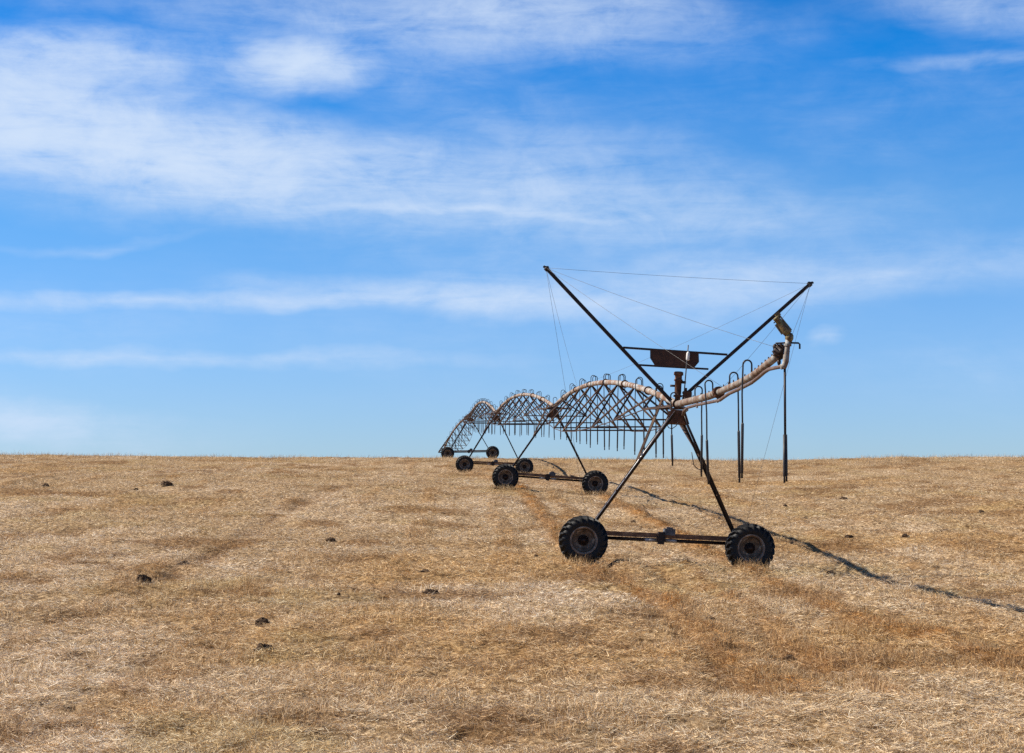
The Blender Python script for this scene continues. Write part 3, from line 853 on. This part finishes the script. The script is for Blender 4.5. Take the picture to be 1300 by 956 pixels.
def wnoise(scale, st, rot, det=6, rough=.6, dist=0., off=0.):
    mp = N(nt, 'ShaderNodeMapping'); mp.inputs['Scale'].default_value = (*st, 1); mp.inputs['Rotation'].default_value = (0, 0, R(rot)); mp.inputs['Location'].default_value = (off, off * .7, 0)
    nt.links.new(cv.outputs[0], mp.inputs[0])
    n = N(nt, 'ShaderNodeTexNoise'); n.inputs['Scale'].default_value = scale; n.inputs['Detail'].default_value = det; n.inputs['Roughness'].default_value = rough; n.inputs['Distortion'].default_value = dist
    nt.links.new(mp.outputs[0], n.inputs['Vector']); return n
warp = wnoise(.22, (1, 1.6), 0, 4, .55, 0, 3)
wv = N(nt, 'ShaderNodeVectorMath', operation='MULTIPLY_ADD')
nt.links.new(warp.outputs['Color'], wv.inputs[0]); wv.inputs[1].default_value = (4.0, 1.5, 0)
sb_ = N(nt, 'ShaderNodeVectorMath', operation='SUBTRACT'); nt.links.new(cv.outputs[0], sb_.inputs[0]); sb_.inputs[1].default_value = (2.0, .75, 0)
nt.links.new(sb_.outputs[0], wv.inputs[2])
CL = [  # photo px x, y, rx, ry, tilt, weight
    (40, 180, 480, 120, -6, .85), (300, 210, 480, 85, -6, .75), (10, 120, 230, 80, 0, .40),
    (385, 95, 105, 46, 0, 1.0), (285, 92, 160, 48, 3, .45), (110, 86, 130, 42, 0, .62),
    (640, 60, 620, 150, -4, .12), (300, 420, 700, 70, 0, .12), (200, 384, 520, 16, 0, .50), (560, 374, 330, 36, -2, .66), (180, 457, 560, 16, 0, .46), (20, 540, 230, 28, 0, .55), (80, 560, 280, 28, 0, .28),
    (1150, 348, 460, 46, 2, .44), (860, 372, 340, 52, 0, .46), (700, 25, 420, 75, -5, .46), (1260, 35, 260, 42, -8, .42),
    (720, 235, 300, 85, 0, .42), (900, 285, 380, 60, 0, .30), (400, 35, 420, 70, -4, .34), (620, 150, 320, 60, -14, .24),
    (1045, 438, 34, 13, 0, .50), (580, 271, 300, 8, -2, .34), (930, 262, 700, 160, 0, .16), (120, 318, 160, 9, 8, .30), (1230, 97, 190, 12, 0, .26)]
tot = None
for (x, y, rx, ry, tl, w) in CL:
    mp = N(nt, 'ShaderNodeMapping', vector_type='TEXTURE')
    mp.inputs['Location'].default_value = ((x - CX) / 41, (HOR - y) / 41, 0); mp.inputs['Rotation'].default_value = (0, 0, R(tl)); mp.inputs['Scale'].default_value = (rx / 41, ry / 41, 1)
    nt.links.new(wv.outputs[0], mp.inputs[0])
    g = N(nt, 'ShaderNodeTexGradient', gradient_type='SPHERICAL'); nt.links.new(mp.outputs[0], g.inputs[0])
    v = mth('MULTIPLY', g.outputs['Fac'], w * 1.0)
    tot = v if tot is None else mth('ADD', tot, v)
fib = wnoise(.7, (.34, 2.4), -7, 12, .68, .5, 5).outputs['Fac']
puf = wnoise(.6, (.75, 1.3), 0, 12, .66, .4, 9).outputs['Fac']
veil = wnoise(.10, (.6, 1.8), -4, 5, .55, .2, 1).outputs['Fac']
tex = mth('ADD', mth('MULTIPLY', fib, .42), mth('MULTIPLY', puf, .58))
tex = mth('MULTIPLY', mth('SUBTRACT', tex, .32), 2.7, clamp=True)
dens = mth('MULTIPLY', tot, mth('ADD', mth('MULTIPLY', tex, .95), .36))
vl = mth('MULTIPLY', mth('MULTIPLY', mth('SUBTRACT', veil, .42), 1.4, clamp=True), mth('ADD', mth('MULTIPLY', tex, .8), .1))
dens = mth('MULTIPLY', mth('SUBTRACT', 1.0, mth('EXPONENT', mth('MULTIPLY', mth('POWER', mth('MAXIMUM', mth('ADD', dens, vl), 0.0), 1.45), -1.9))), 1.0, clamp=True)
# clear-air colour by elevation, times the Nishita sky
eln = mth('DIVIDE', E, 30.0, clamp=True)
tint = ramp(nt, eln, SKYTINT := [(0.0, (.60, .83, 1.28)), (.104, (.585, .84, 1.32)), (.20, (.53, .86, 1.33)), (.30, (.40, .86, 1.32)), (.46, (.02, .70, 1.40)), (.62, (.12, .55, 1.1)), (.85, (.35, .52, .72))])
mul = N(nt, 'ShaderNodeMix', data_type='RGBA', blend_type='MULTIPLY'); mul.inputs[0].default_value = 1
mul.clamp_result = False
nt.links.new(sky.outputs[0], mul.inputs[6]); nt.links.new(tint, mul.inputs[7])
mixc = N(nt, 'ShaderNodeMix', data_type='RGBA'); nt.links.new(dens, mixc.inputs[0])
SKY_S = .11
nt.links.new(mul.outputs[2], mixc.inputs[6]); mixc.inputs[7].default_value = (.64 / SKY_S, .77 / SKY_S, .965 / SKY_S, 1)
nt.links.new(mixc.outputs[2], bg.inputs['Color']); bg.inputs['Strength'].default_value = .0624

# ------------------------------------------------------------------ camera, view
cd = bpy.data.cameras.new('camera'); cam = bpy.data.objects.new('camera', cd); C.objects.link(cam)
cd.sensor_width = 36; cd.lens = F / 1300 * 36; cd.clip_end = 6000; cd.clip_start = .1
cd.shift_y = -(478 - CY) / 1300
cam.location = (0, 0, CAMZ); cam.rotation_euler = (R(90) + PITCH, 0, 0)
sc = bpy.context.scene; sc.camera = cam
vs = sc.view_settings; vs.view_transform = 'Standard'; vs.look = 'None'; vs.exposure = .82; vs.gamma = 1
sc.cycles.max_bounces = 6; sc.cycles.use_denoising = False
